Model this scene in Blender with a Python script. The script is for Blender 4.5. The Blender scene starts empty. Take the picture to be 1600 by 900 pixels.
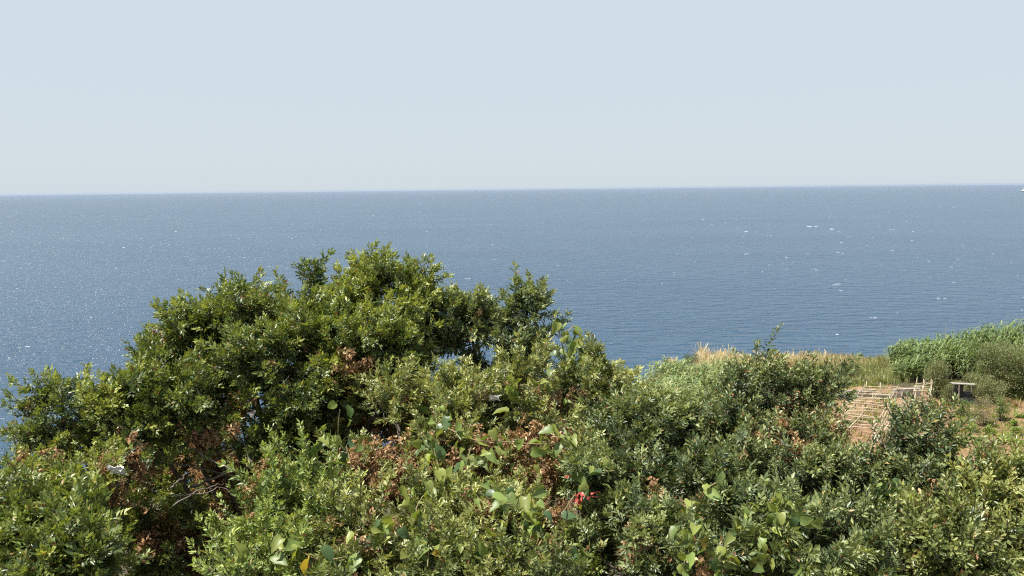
import bpy, math, random
import numpy as np
from mathutils import Vector, Matrix, Euler

R = math.radians
rng = np.random.default_rng(7)
random.seed(7)
scene = bpy.context.scene
COL = scene.collection

# ------------------------------------------------------------------ camera
CZ = 62.0                       # eye height above the sea
LENS, SENSOR = 28.0, 36.0
FPX = LENS / SENSOR * 1600.0    # focal length in pixels of the 1600 px photograph
PITCH, ROLL = R(7.13), R(0.60)
cam_data = bpy.data.cameras.new("camera")
cam_data.lens = LENS
cam_data.sensor_width = SENSOR
cam_data.clip_start = 0.05
cam_data.clip_end = 90000.0
cam = bpy.data.objects.new("camera", cam_data)
COL.objects.link(cam)
CM = Matrix.Rotation(R(90) - PITCH, 3, 'X') @ Matrix.Rotation(-ROLL, 3, 'Z')
cam.matrix_world = Matrix.Translation((0, 0, CZ)) @ CM.to_4x4()
scene.camera = cam
CMN = np.array(CM)

# ------------------------------------------------------------------ sky, sun, exposure
SUN_DIR = Vector((-0.92, -0.32, 0.0)).normalized()
SUN_EL = R(64)
world = bpy.data.worlds.new("World")
scene.world = world
world.use_nodes = True
wn = world.node_tree
wn.nodes.clear()
w_out = wn.nodes.new("ShaderNodeOutputWorld")
w_bg = wn.nodes.new("ShaderNodeBackground")
w_sky = wn.nodes.new("ShaderNodeTexSky")
w_sky.sky_type = 'NISHITA'
w_sky.sun_disc = False
w_sky.sun_elevation = SUN_EL
w_sky.sun_rotation = math.atan2(SUN_DIR.x, SUN_DIR.y)
w_sky.altitude = 50
w_sky.air_density = 1.0
w_sky.dust_density = 1.2
w_sky.ozone_density = 1.5
w_mix = wn.nodes.new("ShaderNodeMix")
w_mix.data_type = 'RGBA'
w_mix.inputs[0].default_value = 0.92
w_mix.inputs[7].default_value = (4.75, 5.33, 5.78, 1)      # even pale veil of summer haze
wn.links.new(w_sky.outputs[0], w_mix.inputs[6])
wn.links.new(w_mix.outputs[2], w_bg.inputs[0])
w_bg.inputs[1].default_value = 0.08
wn.links.new(w_bg.outputs[0], w_out.inputs[0])

sun_data = bpy.data.lights.new("sun", 'SUN')
sun_data.energy = 5.0
sun_data.angle = R(0.6)
sun_data.color = (1.0, 0.95, 0.86)
sun = bpy.data.objects.new("sun", sun_data)
COL.objects.link(sun)
sdir = Vector((SUN_DIR.x * math.cos(SUN_EL), SUN_DIR.y * math.cos(SUN_EL), math.sin(SUN_EL)))
sun.rotation_euler = sdir.to_track_quat('Z', 'Y').to_euler()
sun.location = (-20, 10, CZ + 40)

scene.view_settings.view_transform = 'Standard'
scene.view_settings.look = 'None'
scene.view_settings.exposure = 0.8
scene.view_settings.gamma = 1.0
scene.view_settings.use_curve_mapping = False
scene.cycles.max_bounces = 6
scene.cycles.diffuse_bounces = 3
scene.cycles.glossy_bounces = 3
scene.cycles.transmission_bounces = 3
scene.cycles.volume_bounces = 1
scene.cycles.use_denoising = False
scene.cycles.filter_width = 1.15
scene.cycles.sample_clamp_indirect = 4.0
scene.cycles.sample_clamp_direct = 7.0

# ------------------------------------------------------------------ pixel helpers
def ray(px, py):
    c = np.array([(px - 800.0) / FPX, -(py - 450.0) / FPX, -1.0])
    return CMN @ c

def P(px, py, y):
    """point on the ray of a photo pixel at forward distance y"""
    d = ray(px, py)
    return np.array([0, 0, CZ]) + d * (y / d[1])

GZ = CZ - 10.8                  # garden terrace level

def G(px, py, h=0.0):
    """point where the ray of a pixel meets the terrace (raised by h)"""
    d = ray(px, py)
    t = (GZ + h - CZ) / d[2]
    return np.array([0, 0, CZ]) + d * t

def proj(p):
    q = (np.asarray(p) - np.array([0, 0, CZ])) @ CMN
    return 800 + FPX * q[..., 0] / -q[..., 2], 450 - FPX * q[..., 1] / -q[..., 2]

def sstep(a, b, x):
    t = np.clip((x - a) / (b - a), 0, 1)
    return t * t * (3 - 2 * t)

def vnoise(x, y, s):
    """cheap smooth pseudo noise"""
    return (np.sin(x * 1.7 * s + 1.3) * np.cos(y * 1.3 * s - 0.7)
            + 0.5 * np.sin(x * 3.1 * s - y * 2.3 * s + 2.1)
            + 0.25 * np.sin(x * 6.7 * s + y * 5.9 * s)) / 1.75

def height(x, y):
    x = np.asarray(x, float); y = np.asarray(y, float)
    slope = -2.75 - 0.335 * (y - 2.0)
    slope = np.where(y < 2.0, -2.75 + 1.1 * sstep(2.0, 0.4, y), slope)
    right = np.maximum(slope, -10.8)
    w = sstep(4.2, 7.6, x)
    z = slope * (1 - w) + right * w
    edge = 40 + 3.0 * w + 6.5 * sstep(6.5, 12.5, x) + 1.0 * np.sin(x * 0.7)
    over = np.maximum(y - edge, 0)
    z = z - over * (0.5 + 1.3 * sstep(0, 5, over))
    bump = 0.12 * vnoise(x, y, 0.9) * sstep(0.5, 4, y) * (1 - 0.7 * w * sstep(26, 29, y))
    return CZ + np.maximum(z + bump, -65.5)

# ------------------------------------------------------------------ mesh helpers
def tagged(o, label=None, cat=None, group=None, kind=None):
    if label: o["label"] = label
    if cat: o["category"] = cat
    if group: o["group"] = group
    if kind: o["kind"] = kind
    return o

def empty(name, loc):
    o = bpy.data.objects.new(name, None)
    o.empty_display_size = 0.2
    COL.objects.link(o)
    o.location = loc
    return o

def link(name, me, mat, parent=None):
    o = bpy.data.objects.new(name, me)
    COL.objects.link(o)
    if mat is not None and len(me.materials) == 0:
        me.materials.append(mat)
    if parent is not None:
        o.parent = parent
        o.matrix_parent_inverse = Matrix.Translation(parent.location).inverted()
    return o

def tri_mesh(name, V, F, col=None, smooth=False):
    me = bpy.data.meshes.new(name)
    nv, nf = len(V), len(F)
    k = F.shape[1]
    me.vertices.add(nv)
    me.vertices.foreach_set("co", np.ascontiguousarray(V, np.float32).ravel())
    me.loops.add(nf * k)
    me.loops.foreach_set("vertex_index", np.ascontiguousarray(F, np.int32).ravel())
    me.polygons.add(nf)
    me.polygons.foreach_set("loop_start", np.arange(0, nf * k, k, dtype=np.int32))
    if smooth:
        me.polygons.foreach_set("use_smooth", np.ones(nf, bool))
    me.update(calc_edges=True)
    if col is not None:
        a = me.attributes.new("tint", 'FLOAT_VECTOR', 'FACE')
        a.data.foreach_set("vector", np.ascontiguousarray(col, np.float32).ravel())
    return me

def leaf_mesh(name, Q, C):
    """Q (n,4,3): base, right, tip, left of folded leaves; C (n,3) colour of each"""
    n = len(Q)
    i = np.arange(n)[:, None] * 4
    F = np.concatenate([i + np.array([[0, 1, 2]]), i + np.array([[0, 2, 3]])], 1).reshape(-1, 3)
    return tri_mesh(name, Q.reshape(-1, 3), F, np.repeat(C, 2, 0))

def tube(pts, rad, sides=6):
    pts = np.asarray(pts, float)
    rad = np.broadcast_to(np.asarray(rad, float), (len(pts),))
    t = np.gradient(pts, axis=0)
    t /= np.linalg.norm(t, axis=1)[:, None] + 1e-9
    ref = np.where(np.abs(t[:, 2:3]) > 0.9, [[1.0, 0, 0]], [[0, 0, 1.0]])
    a = np.cross(t, ref); a /= np.linalg.norm(a, axis=1)[:, None] + 1e-9
    b = np.cross(t, a)
    ang = np.arange(sides) * 2 * math.pi / sides
    V = (pts[:, None] + rad[:, None, None] * (a[:, None] * np.cos(ang)[None, :, None] + b[:, None] * np.sin(ang)[None, :, None])).reshape(-1, 3)
    F = []
    for k in range(len(pts) - 1):
        for s in range(sides):
            s2 = (s + 1) % sides
            F.append((k * sides + s, k * sides + s2, (k + 1) * sides + s2, (k + 1) * sides + s))
    V = np.concatenate([V, pts[:1], pts[-1:]])
    c0, c1 = len(V) - 2, len(V) - 1
    m = (len(pts) - 1) * sides
    for s in range(sides):
        s2 = (s + 1) % sides
        F.append((c0, s2, s, s)); F.append((c1, m + s, m + s2, m + s2))
    return V, F

def mesh_from(name, parts, smooth=False):
    V, F, o = [], [], 0
    for v, f in parts:
        V.append(np.asarray(v, float))
        F += [tuple(dict.fromkeys(int(i) + o for i in q)) for q in f]
        o += len(v)
    me = bpy.data.meshes.new(name)
    me.from_pydata(np.concatenate(V).tolist(), [], F)
    if smooth:
        me.polygons.foreach_set("use_smooth", np.ones(len(me.polygons), bool))
    me.update()
    return me

def box(c, s, rz=0.0, jit=0.0):
    x, y, z = np.asarray(s) / 2
    V = np.array([[-x, -y, -z], [x, -y, -z], [x, y, -z], [-x, y, -z], [-x, -y, z], [x, -y, z], [x, y, z], [-x, y, z]])
    if jit:
        V = V + rng.normal(0, jit, V.shape)
    cr, sr = math.cos(rz), math.sin(rz)
    V = V @ np.array([[cr, sr, 0], [-sr, cr, 0], [0, 0, 1]]) + np.asarray(c)
    return V, [(0, 3, 2, 1), (4, 5, 6, 7), (0, 1, 5, 4), (1, 2, 6, 5), (2, 3, 7, 6), (3, 0, 4, 7)]

# ------------------------------------------------------------------ materials
def new_mat(name):
    m = bpy.data.materials.new(name)
    m.use_nodes = True
    nt = m.node_tree
    b = nt.nodes["Principled BSDF"]
    return m, nt, b

def leaf_mat(name, rough=0.42, trans=0.28, spec=0.5, col=None, jitter=0.0, scale=30.0):
    m, nt, b = new_mat(name)
    if col is None:
        at = nt.nodes.new("ShaderNodeAttribute"); at.attribute_name = "tint"
        src = at.outputs["Vector"]
    else:
        tc = nt.nodes.new("ShaderNodeTexCoord")
        nz = nt.nodes.new("ShaderNodeTexNoise"); nz.inputs["Scale"].default_value = scale
        nt.links.new(tc.outputs["Object"], nz.inputs["Vector"])
        oi = nt.nodes.new("ShaderNodeObjectInfo")
        ad = nt.nodes.new("ShaderNodeMath"); ad.operation = 'MULTIPLY_ADD'
        nt.links.new(oi.outputs["Random"], ad.inputs[0]); ad.inputs[1].default_value = 0.6
        mu = nt.nodes.new("ShaderNodeMath"); mu.operation = 'MULTIPLY'; mu.inputs[1].default_value = 0.5
        nt.links.new(nz.outputs[0], mu.inputs[0]); nt.links.new(mu.outputs[0], ad.inputs[2])
        rp = nt.nodes.new("ShaderNodeValToRGB")
        c = np.array(col)
        rp.color_ramp.elements[0].position = 0.15
        rp.color_ramp.elements[1].position = 0.85
        rp.color_ramp.elements[0].color = (*(c * (1 - jitter)), 1)
        rp.color_ramp.elements[1].color = (*np.clip(c * (1 + jitter) + np.array([0.02, 0.01, 0]) * jitter, 0, 1), 1)
        nt.links.new(ad.outputs[0], rp.inputs[0])
        src = rp.outputs[0]
    nt.links.new(src, b.inputs["Base Color"])
    b.inputs["Roughness"].default_value = rough
    b.inputs["Specular IOR Level"].default_value = spec
    tr = nt.nodes.new("ShaderNodeBsdfTranslucent")
    hs = nt.nodes.new("ShaderNodeMix"); hs.data_type = 'RGBA'; hs.blend_type = 'MULTIPLY'
    hs.inputs[0].default_value = 1.0
    hs.inputs[7].default_value = (1.5, 1.45, 0.55, 1)
    nt.links.new(src, hs.inputs[6])
    nt.links.new(hs.outputs[2], tr.inputs[0])
    mx = nt.nodes.new("ShaderNodeMixShader"); mx.inputs[0].default_value = trans
    nt.links.new(b.outputs[0], mx.inputs[1]); nt.links.new(tr.outputs[0], mx.inputs[2])
    nt.links.new(mx.outputs[0], nt.nodes["Material Output"].inputs[0])
    return m

def noise_mat(name, c1, c2, scale=8.0, rough=0.9, bump=0.3, c3=None, detail=8.0):
    m, nt, b = new_mat(name)
    tc = nt.nodes.new("ShaderNodeTexCoord")
    nz = nt.nodes.new("ShaderNodeTexNoise")
    nz.inputs["Scale"].default_value = scale; nz.inputs["Detail"].default_value = detail
    nt.links.new(tc.outputs["Object"], nz.inputs["Vector"])
    rp = nt.nodes.new("ShaderNodeValToRGB")
    rp.color_ramp.elements[0].position = 0.32; rp.color_ramp.elements[1].position = 0.68
    rp.color_ramp.elements[0].color = (*c1, 1); rp.color_ramp.elements[1].color = (*c2, 1)
    if c3:
        e = rp.color_ramp.elements.new(0.5); e.color = (*c3, 1)
    nt.links.new(nz.outputs[0], rp.inputs[0])
    nt.links.new(rp.outputs[0], b.inputs["Base Color"])
    b.inputs["Roughness"].default_value = rough
    bp = nt.nodes.new("ShaderNodeBump"); bp.inputs["Strength"].default_value = bump
    bp.inputs["Distance"].default_value = 0.05
    nt.links.new(nz.outputs[0], bp.inputs["Height"]); nt.links.new(bp.outputs[0], b.inputs["Normal"])
    return m

M_LEAF = leaf_mat("lentisk_leaf", 0.40, 0.26, 0.62)
M_DEAD = leaf_mat("dead_leaf", 0.8, 0.2, 0.15)
M_REED = leaf_mat("reed_leaf", 0.5, 0.3, 0.35)
M_GRASS = leaf_mat("dry_grass", 0.75, 0.35, 0.2)
M_VINE = [leaf_mat("vine_leaf_yellow_green", 0.45, 0.33, 0.5, (0.23, 0.27, 0.065), 0.4, 18),
          leaf_mat("vine_leaf_green", 0.45, 0.28, 0.5, (0.15, 0.21, 0.055), 0.35, 18),
          leaf_mat("vine_leaf_dark", 0.4, 0.2, 0.55, (0.055, 0.10, 0.035), 0.3, 18),
          leaf_mat("vine_leaf_yellow", 0.4, 0.3, 0.4, (0.42, 0.30, 0.06), 0.3, 18)]
M_BARK = noise_mat("bark", (0.05, 0.037, 0.028), (0.17, 0.14, 0.115), 25, 0.9, 0.6)
M_GREYWOOD = noise_mat("grey_dead_wood", (0.09, 0.072, 0.058), (0.22, 0.185, 0.15), 30, 0.9, 0.5)
M_SOIL = noise_mat("soil", (0.045, 0.030, 0.020), (0.10, 0.072, 0.045), 2.2, 0.95, 0.6, (0.065, 0.055, 0.025))
M_CLAY = noise_mat("orange_soil", (0.15, 0.085, 0.048), (0.29, 0.185, 0.105), 2.6, 0.95, 0.9, (0.22, 0.13, 0.07))
M_CANE = noise_mat("dry_cane", (0.30, 0.24, 0.155), (0.50, 0.42, 0.30), 6, 0.6, 0.2)
M_WALL = noise_mat("weathered_render", (0.20, 0.18, 0.155), (0.38, 0.35, 0.30), 3, 0.9, 0.5)
M_DARK = noise_mat("near_black", (0.012, 0.012, 0.013), (0.03, 0.03, 0.032), 3, 0.55, 0.4)
M_PALEWOOD = noise_mat("pale_weathered_wood", (0.16, 0.135, 0.11), (0.30, 0.26, 0.21), 7, 0.85, 0.4)
M_SHEET = noise_mat("pale_roof_sheet", (0.20, 0.19, 0.16), (0.34, 0.32, 0.28), 4, 0.6, 0.2)
M_RED = noise_mat("red_berry", (0.26, 0.03, 0.022), (0.46, 0.11, 0.08), 60, 0.35, 0.1)
M_WHITE = noise_mat("bleached_white", (0.60, 0.57, 0.52), (0.80, 0.78, 0.74), 30, 0.8, 0.3)
M_HULL = noise_mat("ship_hull", (0.03, 0.04, 0.06), (0.06, 0.07, 0.09), 0.2, 0.5, 0.0)
M_SHIPWHITE = noise_mat("ship_white", (0.75, 0.75, 0.74), (0.82, 0.82, 0.8), 0.2, 0.5, 0.0)
M_FOAM = noise_mat("foam", (0.4, 0.46, 0.5), (0.66, 0.7, 0.73), 1.2, 0.7, 0.2)

# ------------------------------------------------------------------ sea
def sea_material():
    m, nt, b = new_mat("sea_water")
    geo = nt.nodes.new("ShaderNodeNewGeometry")
    def mapped(sx, sy, rot):
        mp = nt.nodes.new("ShaderNodeMapping")
        mp.inputs["Rotation"].default_value = (0, 0, rot)
        mp.inputs["Scale"].default_value = (sx, sy, 1)
        nt.links.new(geo.outputs["Position"], mp.inputs["Vector"])
        return mp.outputs[0]
    def noise(vec, det, rough=0.55, dist=0.0):
        n = nt.nodes.new("ShaderNodeTexNoise")
        n.inputs["Scale"].default_value = 1.0
        n.inputs["Detail"].default_value = det
        n.inputs["Roughness"].default_value = rough
        n.inputs["Distortion"].default_value = dist
        nt.links.new(vec, n.inputs["Vector"])
        return n.outputs[0]
    def bump(h, dist, strength, prev=None):
        bp = nt.nodes.new("ShaderNodeBump")
        bp.inputs["Distance"].default_value = dist
        bp.inputs["Strength"].default_value = strength
        nt.links.new(h, bp.inputs["Height"])
        if prev is not None:
            nt.links.new(prev, bp.inputs["Normal"])
        return bp.outputs[0]
    n1 = noise(mapped(0.075, 0.17, 0.22), 3)
    n2 = noise(mapped(0.30, 0.55, -0.2), 3, 0.6)
    n3 = noise(mapped(0.7, 1.2, 0.1), 4, 0.6)
    nb = bump(n1, 4.4, 1.0)
    nb = bump(n2, 0.8, 1.0, nb)
    nb = bump(n3, 0.15, 1.0, nb)
    nt.links.new(nb, b.inputs["Normal"])
    big = noise(mapped(0.0022, 0.006, 0.15), 4, 0.6)
    rp = nt.nodes.new("ShaderNodeValToRGB")
    rp.color_ramp.elements[0].position = 0.3; rp.color_ramp.elements[1].position = 0.7
    rp.color_ramp.elements[0].color = (0.014, 0.046, 0.094, 1)
    rp.color_ramp.elements[1].color = (0.023, 0.064, 0.112, 1)
    nt.links.new(big, rp.inputs[0])
    nt.links.new(rp.outputs[0], b.inputs["Base Color"])
    b.inputs["Roughness"].default_value = 0.2
    b.inputs["IOR"].default_value = 1.33
    return m

def disc(name, r, z, seg=128):
    rings = [0, 400, 1500, 5000, r]
    V, F = [(0, 0, z)], []
    for q in rings[1:]:
        for s in range(seg):
            a = 2 * math.pi * s / seg
            V.append((q * math.cos(a), q * math.sin(a), z))
    for s in range(seg):
        F.append((0, 1 + s, 1 + (s + 1) % seg))
    for k in range(len(rings) - 2):
        o = 1 + k * seg
        for s in range(seg):
            s2 = (s + 1) % seg
            F.append((o + s, o + seg + s, o + seg + s2, o + s2))
    me = bpy.data.meshes.new(name)
    me.from_pydata(V, [], F); me.update()
    return me

sea = link("sea", disc("sea", 36000.0, 0.0), sea_material())
tagged(sea, "deep blue open sea rippled by wind out to the hazy horizon", "sea", kind="structure")

# whitecaps: thin ragged foam patches riding on the water
def whitecaps():
    parts = []
    r = np.random.default_rng(31)
    spots = []
    for _ in range(240):
        px = r.uniform(-300, 1900); py = 318 + 290 * r.random() ** 1.9
        if r.random() < 0.35: px = r.normal(1320, 200); py = r.normal(376, 34)
        spots.append((px, max(py, 312), r.uniform(0.5, 1.3)))
    for px, py, s in [(1310, 444, 2.2), (1498, 441, 1.5), (1475, 466, 1.6), (1402, 489, 1.6), (175, 419, 2.0), (40, 541, 1.6), (230, 386, 1.4),
                      (1295, 358, 2.4), (1265, 354, 2.2), (1245, 333, 1.6), (1395, 359, 1.6), (60, 380, 1.6), (1280, 354, 2.0), (1165, 362, 1.8)]:
        spots.append((px, py, s))
    for px, py, s in spots:
        d = ray(px, py)
        if d[2] > -0.012: continue
        t = -CZ / d[2]
        c = np.array([d[0] * t, d[1] * t, 0])
        dist = np.hypot(c[0], c[1])
        L = s * (0.5 + min(dist, 2200) * 0.0014); W = L * r.uniform(0.18, 0.4)
        for k in range(r.integers(1, 3)):
            n = 9
            a = np.arange(n) * 2 * math.pi / n
            rr = r.uniform(0.45, 1.1, n)
            o = np.array([r.normal(0, L * 0.7), r.normal(0, W * 1.2), 0])
            f = r.uniform(0.35, 1.0)
            ring = np.stack([np.cos(a) * rr * L * f, np.sin(a) * rr * W * f, np.full(n, 0.04)], 1) + c + o
            top = np.stack([np.cos(a) * rr * L * f * .5, np.sin(a) * rr * W * f * .5, np.full(n, 0.04 + 0.25 * W * f)], 1) + c + o
            V = np.concatenate([ring, top])
            F = [(i, (i + 1) % n, n + (i + 1) % n, n + i) for i in range(n)] + [tuple(range(n, 2 * n))]
            parts.append((V, F))
    return mesh_from("sea_foam", parts)
tagged(link("sea_foam", whitecaps(), M_FOAM), "small white foam crests scattered over the blue sea", "foam", kind="stuff")

# ------------------------------------------------------------------ hillside terrain
def terrain():
    xs = np.concatenate([np.linspace(-120, -16, 40), np.linspace(-15.5, 34, 180), np.linspace(35, 140, 50)])
    ys = np.concatenate([np.linspace(-20, -1, 12), np.linspace(-0.7, 20, 100), np.linspace(20.3, 60, 120), np.linspace(61, 160, 50)])
    X, Y = np.meshgrid(xs, ys)
    Z = height(X, Y)
    nx, ny = len(xs), len(ys)
    V = np.stack([X, Y, Z], 2).reshape(-1, 3)
    i = (np.arange(ny - 1)[:, None] * nx + np.arange(nx - 1)[None]).reshape(-1, 1)
    F = i + np.array([[0, 1, nx + 1, nx]])
    return tri_mesh("hillside", V, F, smooth=True)
tagged(link("hillside", terrain(), M_SOIL), "steep brown earth slope falling from the viewpoint to the sea", "hillside", kind="structure")

def garden_sheet():
    poly = [G(1290, 690), G(1365, 745), G(1660, 760), G(1660, 628), G(1400, 604), G(1300, 608)]
    c = np.mean(poly, 0)
    V, F = [], []
    n = 48
    pts = []
    P0 = np.array(poly)
    for k in range(len(P0)):
        a, b = P0[k], P0[(k + 1) % len(P0)]
        for s in np.linspace(0, 1, 8, endpoint=False):
            q = a + (b - a) * s
            pts.append(q + np.array([rng.normal(0, .25), rng.normal(0, .25), 0]))
    pts = np.array(pts); m = len(pts)
    rings = 10
    for k in range(rings):
        f = 1 - k / rings
        q = c + (pts - c) * f
        q[:, 2] = height(q[:, 0], q[:, 1]) + 0.05 + 0.06 * np.abs(vnoise(q[:, 0], q[:, 1], 2.2)) * (1 if k else 0)
        V += q.tolist()
    cz = float(height(c[0], c[1])) + 0.07
    V.append([c[0], c[1], cz])
    for k in range(rings - 1):
        for s in range(m):
            s2 = (s + 1) % m
            F.append((k * m + s, k * m + s2, (k + 1) * m + s2, (k + 1) * m + s))
    for s in range(m):
        F.append(((rings - 1) * m + s, (rings - 1) * m + (s + 1) % m, len(V) - 1))
    me = bpy.data.meshes.new("garden_soil")
    me.from_pydata(V, [], F); me.update()
    return me
tagged(link("garden_soil", garden_sheet(), M_CLAY), "bare orange clay soil of the terraced vegetable plot", "soil", kind="structure")

# ------------------------------------------------------------------ leafy shoot templates
def frame_from(d, up=(0, 0, 1)):
    """rotation with +Z along d; rows of batches"""
    d = d / (np.linalg.norm(d, axis=-1, keepdims=True) + 1e-9)
    ref = np.zeros_like(d); ref[..., 2] = 1
    m = np.abs(d[..., 2]) > 0.95
    ref[m] = [0, 1, 0]
    x = np.cross(ref, d); x /= np.linalg.norm(x, axis=-1, keepdims=True) + 1e-9
    y = np.cross(d, x)
    return np.stack([x, y, d], -1)

def leaf_quad(base, d, nrm, L, W, fold, widest=0.5, curl=0.0):
    """folded leaf as base, right, tip, left"""
    d = d / np.linalg.norm(d); s = np.cross(d, nrm); s /= np.linalg.norm(s) + 1e-9
    n = np.cross(s, d)
    mid = base + d * L * widest
    return np.array([base, mid + s * W / 2 + n * fold * W, base + d * L - n * curl * L, mid - s * W / 2 + n * fold * W])

def broad_shoot(r):
    """upright twig with single oval leaves up its length"""
    Q, A = [], []
    L = r.uniform(0.16, 0.26); n = int(r.integers(26, 34)); ph = r.uniform(0, 6.28); bend = r.normal(0, .18, 2)
    def sp(t): return np.array([bend[0] * t * t * L, bend[1] * t * t * L, t * L])
    for a_, b_ in ((sp(0), sp(.5)), (sp(.5), sp(1))):
        for off in (np.array([0.0022, 0, 0]), np.array([0, 0.0022, 0])):
            Q.append([a_ - off, a_ + off, b_ + off * .7, b_ - off * .7]); A.append(-1)
    for k in range(n):
        t = .1 + .9 * k / (n - 1); ph += 2.4 + r.normal(0, .3)
        el = .35 + .75 * t + r.normal(0, .22)
        h = np.array([math.cos(ph), math.sin(ph), 0]); d = h * math.cos(el) + np.array([0, 0, math.sin(el)])
        side = np.cross(d, [0, 0, 1.0]); nr = np.cross(side, d)
        l = r.uniform(.036, .056) * (1.1 - .3 * t)
        Q.append(leaf_quad(sp(t) + d * .012, d, nr + r.normal(0, .25, 3), l, l * r.uniform(.36, .46), r.uniform(.05, .35), r.uniform(.48, .62), r.uniform(0, .25))); A.append(t)
    return np.array(Q), np.array(A)

def make_shoot(r, style):
    Q, A = [], []                     # A: 0 old leaf .. 1 tip leaf, -1 stem
    if style == "lentisk":
        L = r.uniform(0.13, 0.22); n = r.integers(8, 11); pairs = 3; ll = (0.030, 0.042); lw = 0.40; rach = (0.05, 0.075)
    elif style == "spike":            # upright young shoots, narrow pale leaflets
        L = r.uniform(0.2, 0.3); n = r.integers(12, 15); pairs = 2; ll = (0.032, 0.046); lw = 0.31; rach = (0.025, 0.045)
    elif style == "fine":             # narrow grey green leaflets
        L = r.uniform(0.12, 0.2); n = r.integers(9, 12); pairs = 3; ll = (0.034, 0.050); lw = 0.32; rach = (0.05, 0.07)
    elif style == "broad":
        pass
    else:                             # dead: drooping curled leaves
        L = r.uniform(0.1, 0.17); n = r.integers(9, 12); pairs = 2; ll = (0.024, 0.042); lw = 0.38; rach = (0.03, 0.055)
    if style == "broad": return broad_shoot(r)
    bend = r.normal(0, 0.12, 2)
    def stem_pt(t):
        return np.array([bend[0] * t * t * L, bend[1] * t * t * L, t * L])
    pa = stem_pt(0); pb = stem_pt(0.5); pc = stem_pt(1)
    for a_, b_ in ((pa, pb), (pb, pc)):
        for off in (np.array([0.0022, 0, 0]), np.array([0, 0.0022, 0])):
            Q.append([a_ - off, a_ + off, b_ + off * .7, b_ - off * .7]); A.append(-1)
    ph = r.uniform(0, 6.28)
    for k in range(n):
        t = 0.12 + 0.88 * (k + r.uniform(-.2, .2)) / (n - 1)
        t = min(max(t, 0), 1)
        ph += 2.4 + r.normal(0, .25)
        el = (0.25 + 1.05 * t ** 1.5) + r.normal(0, .18)
        if style == "dead": el = r.uniform(-1.2, 0.5)
        if style == "spike": el = 0.5 + 0.6 * t + r.normal(0, .15)
        h = np.array([math.cos(ph), math.sin(ph), 0])
        d = h * math.cos(el) + np.array([0, 0, 1]) * math.sin(el)
        b = stem_pt(t)
        rl = r.uniform(*rach) * (1 - 0.35 * t)
        side = np.cross(d, np.array([0, 0, 1])); side /= np.linalg.norm(side) + 1e-9
        nr = np.cross(side, d)
        droop = r.uniform(0.0, 0.25)
        for j in range(pairs):
            f = (j + 0.6) / pairs
            bp = b + d * rl * f - nr * droop * rl * f * f
            for sg in (-1, 1):
                ld = d * r.uniform(0.55, 0.9) + side * sg * r.uniform(0.6, 0.95) + nr * r.normal(0.12, 0.22)
                Q.append(leaf_quad(bp, ld, nr + r.normal(0, .25, 3), r.uniform(*ll) * (1.05 - 0.25 * t), r.uniform(*ll) * lw * 1.05, r.uniform(0.05, 0.35), r.uniform(.45, .6), r.uniform(0, .25) if style != "dead" else r.uniform(-.3, .7)))
                A.append(t)
        if style != "dead":
            Q.append(leaf_quad(b + d * rl, d + r.normal(0, .15, 3), nr, r.uniform(*ll), r.uniform(*ll) * lw, .2)); A.append(t)
    return np.array(Q), np.array(A)

tr = np.random.default_rng(11)
SHOOTS = {s: [make_shoot(tr, s) for _ in range(9)] for s in ("lentisk", "spike", "fine", "dead", "broad")}

DEAD_ZONES = [(600, 735, 62), (560, 745, 40), (700, 720, 42), (825, 745, 42), (688, 855, 24), (610, 790, 34), (872, 745, 26), (195, 765, 55), (150, 720, 45),
              (70, 745, 26), (575, 575, 24), (340, 690, 46), (1078, 830, 30), (862, 640, 28), (1195, 690, 36), (870, 840, 26), (560, 880, 26),
              (370, 760, 60), (100, 655, 18), (820, 680, 30), (1230, 720, 26), (1290, 680, 20), (640, 870, 22)]
DEAD_ZONES += [(640, 700, 36), (770, 700, 26), (800, 800, 24), (600, 840, 22), (860, 690, 26), (1000, 820, 16), (1240, 660, 16), (930, 570, 12)]
YELLOW_ZONES = [(940, 625, 38), (560, 460, 60), (900, 555, 30), (760, 490, 40), (640, 610, 40), (700, 610, 40), (160, 600, 55), (1010, 640, 30)]

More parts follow.
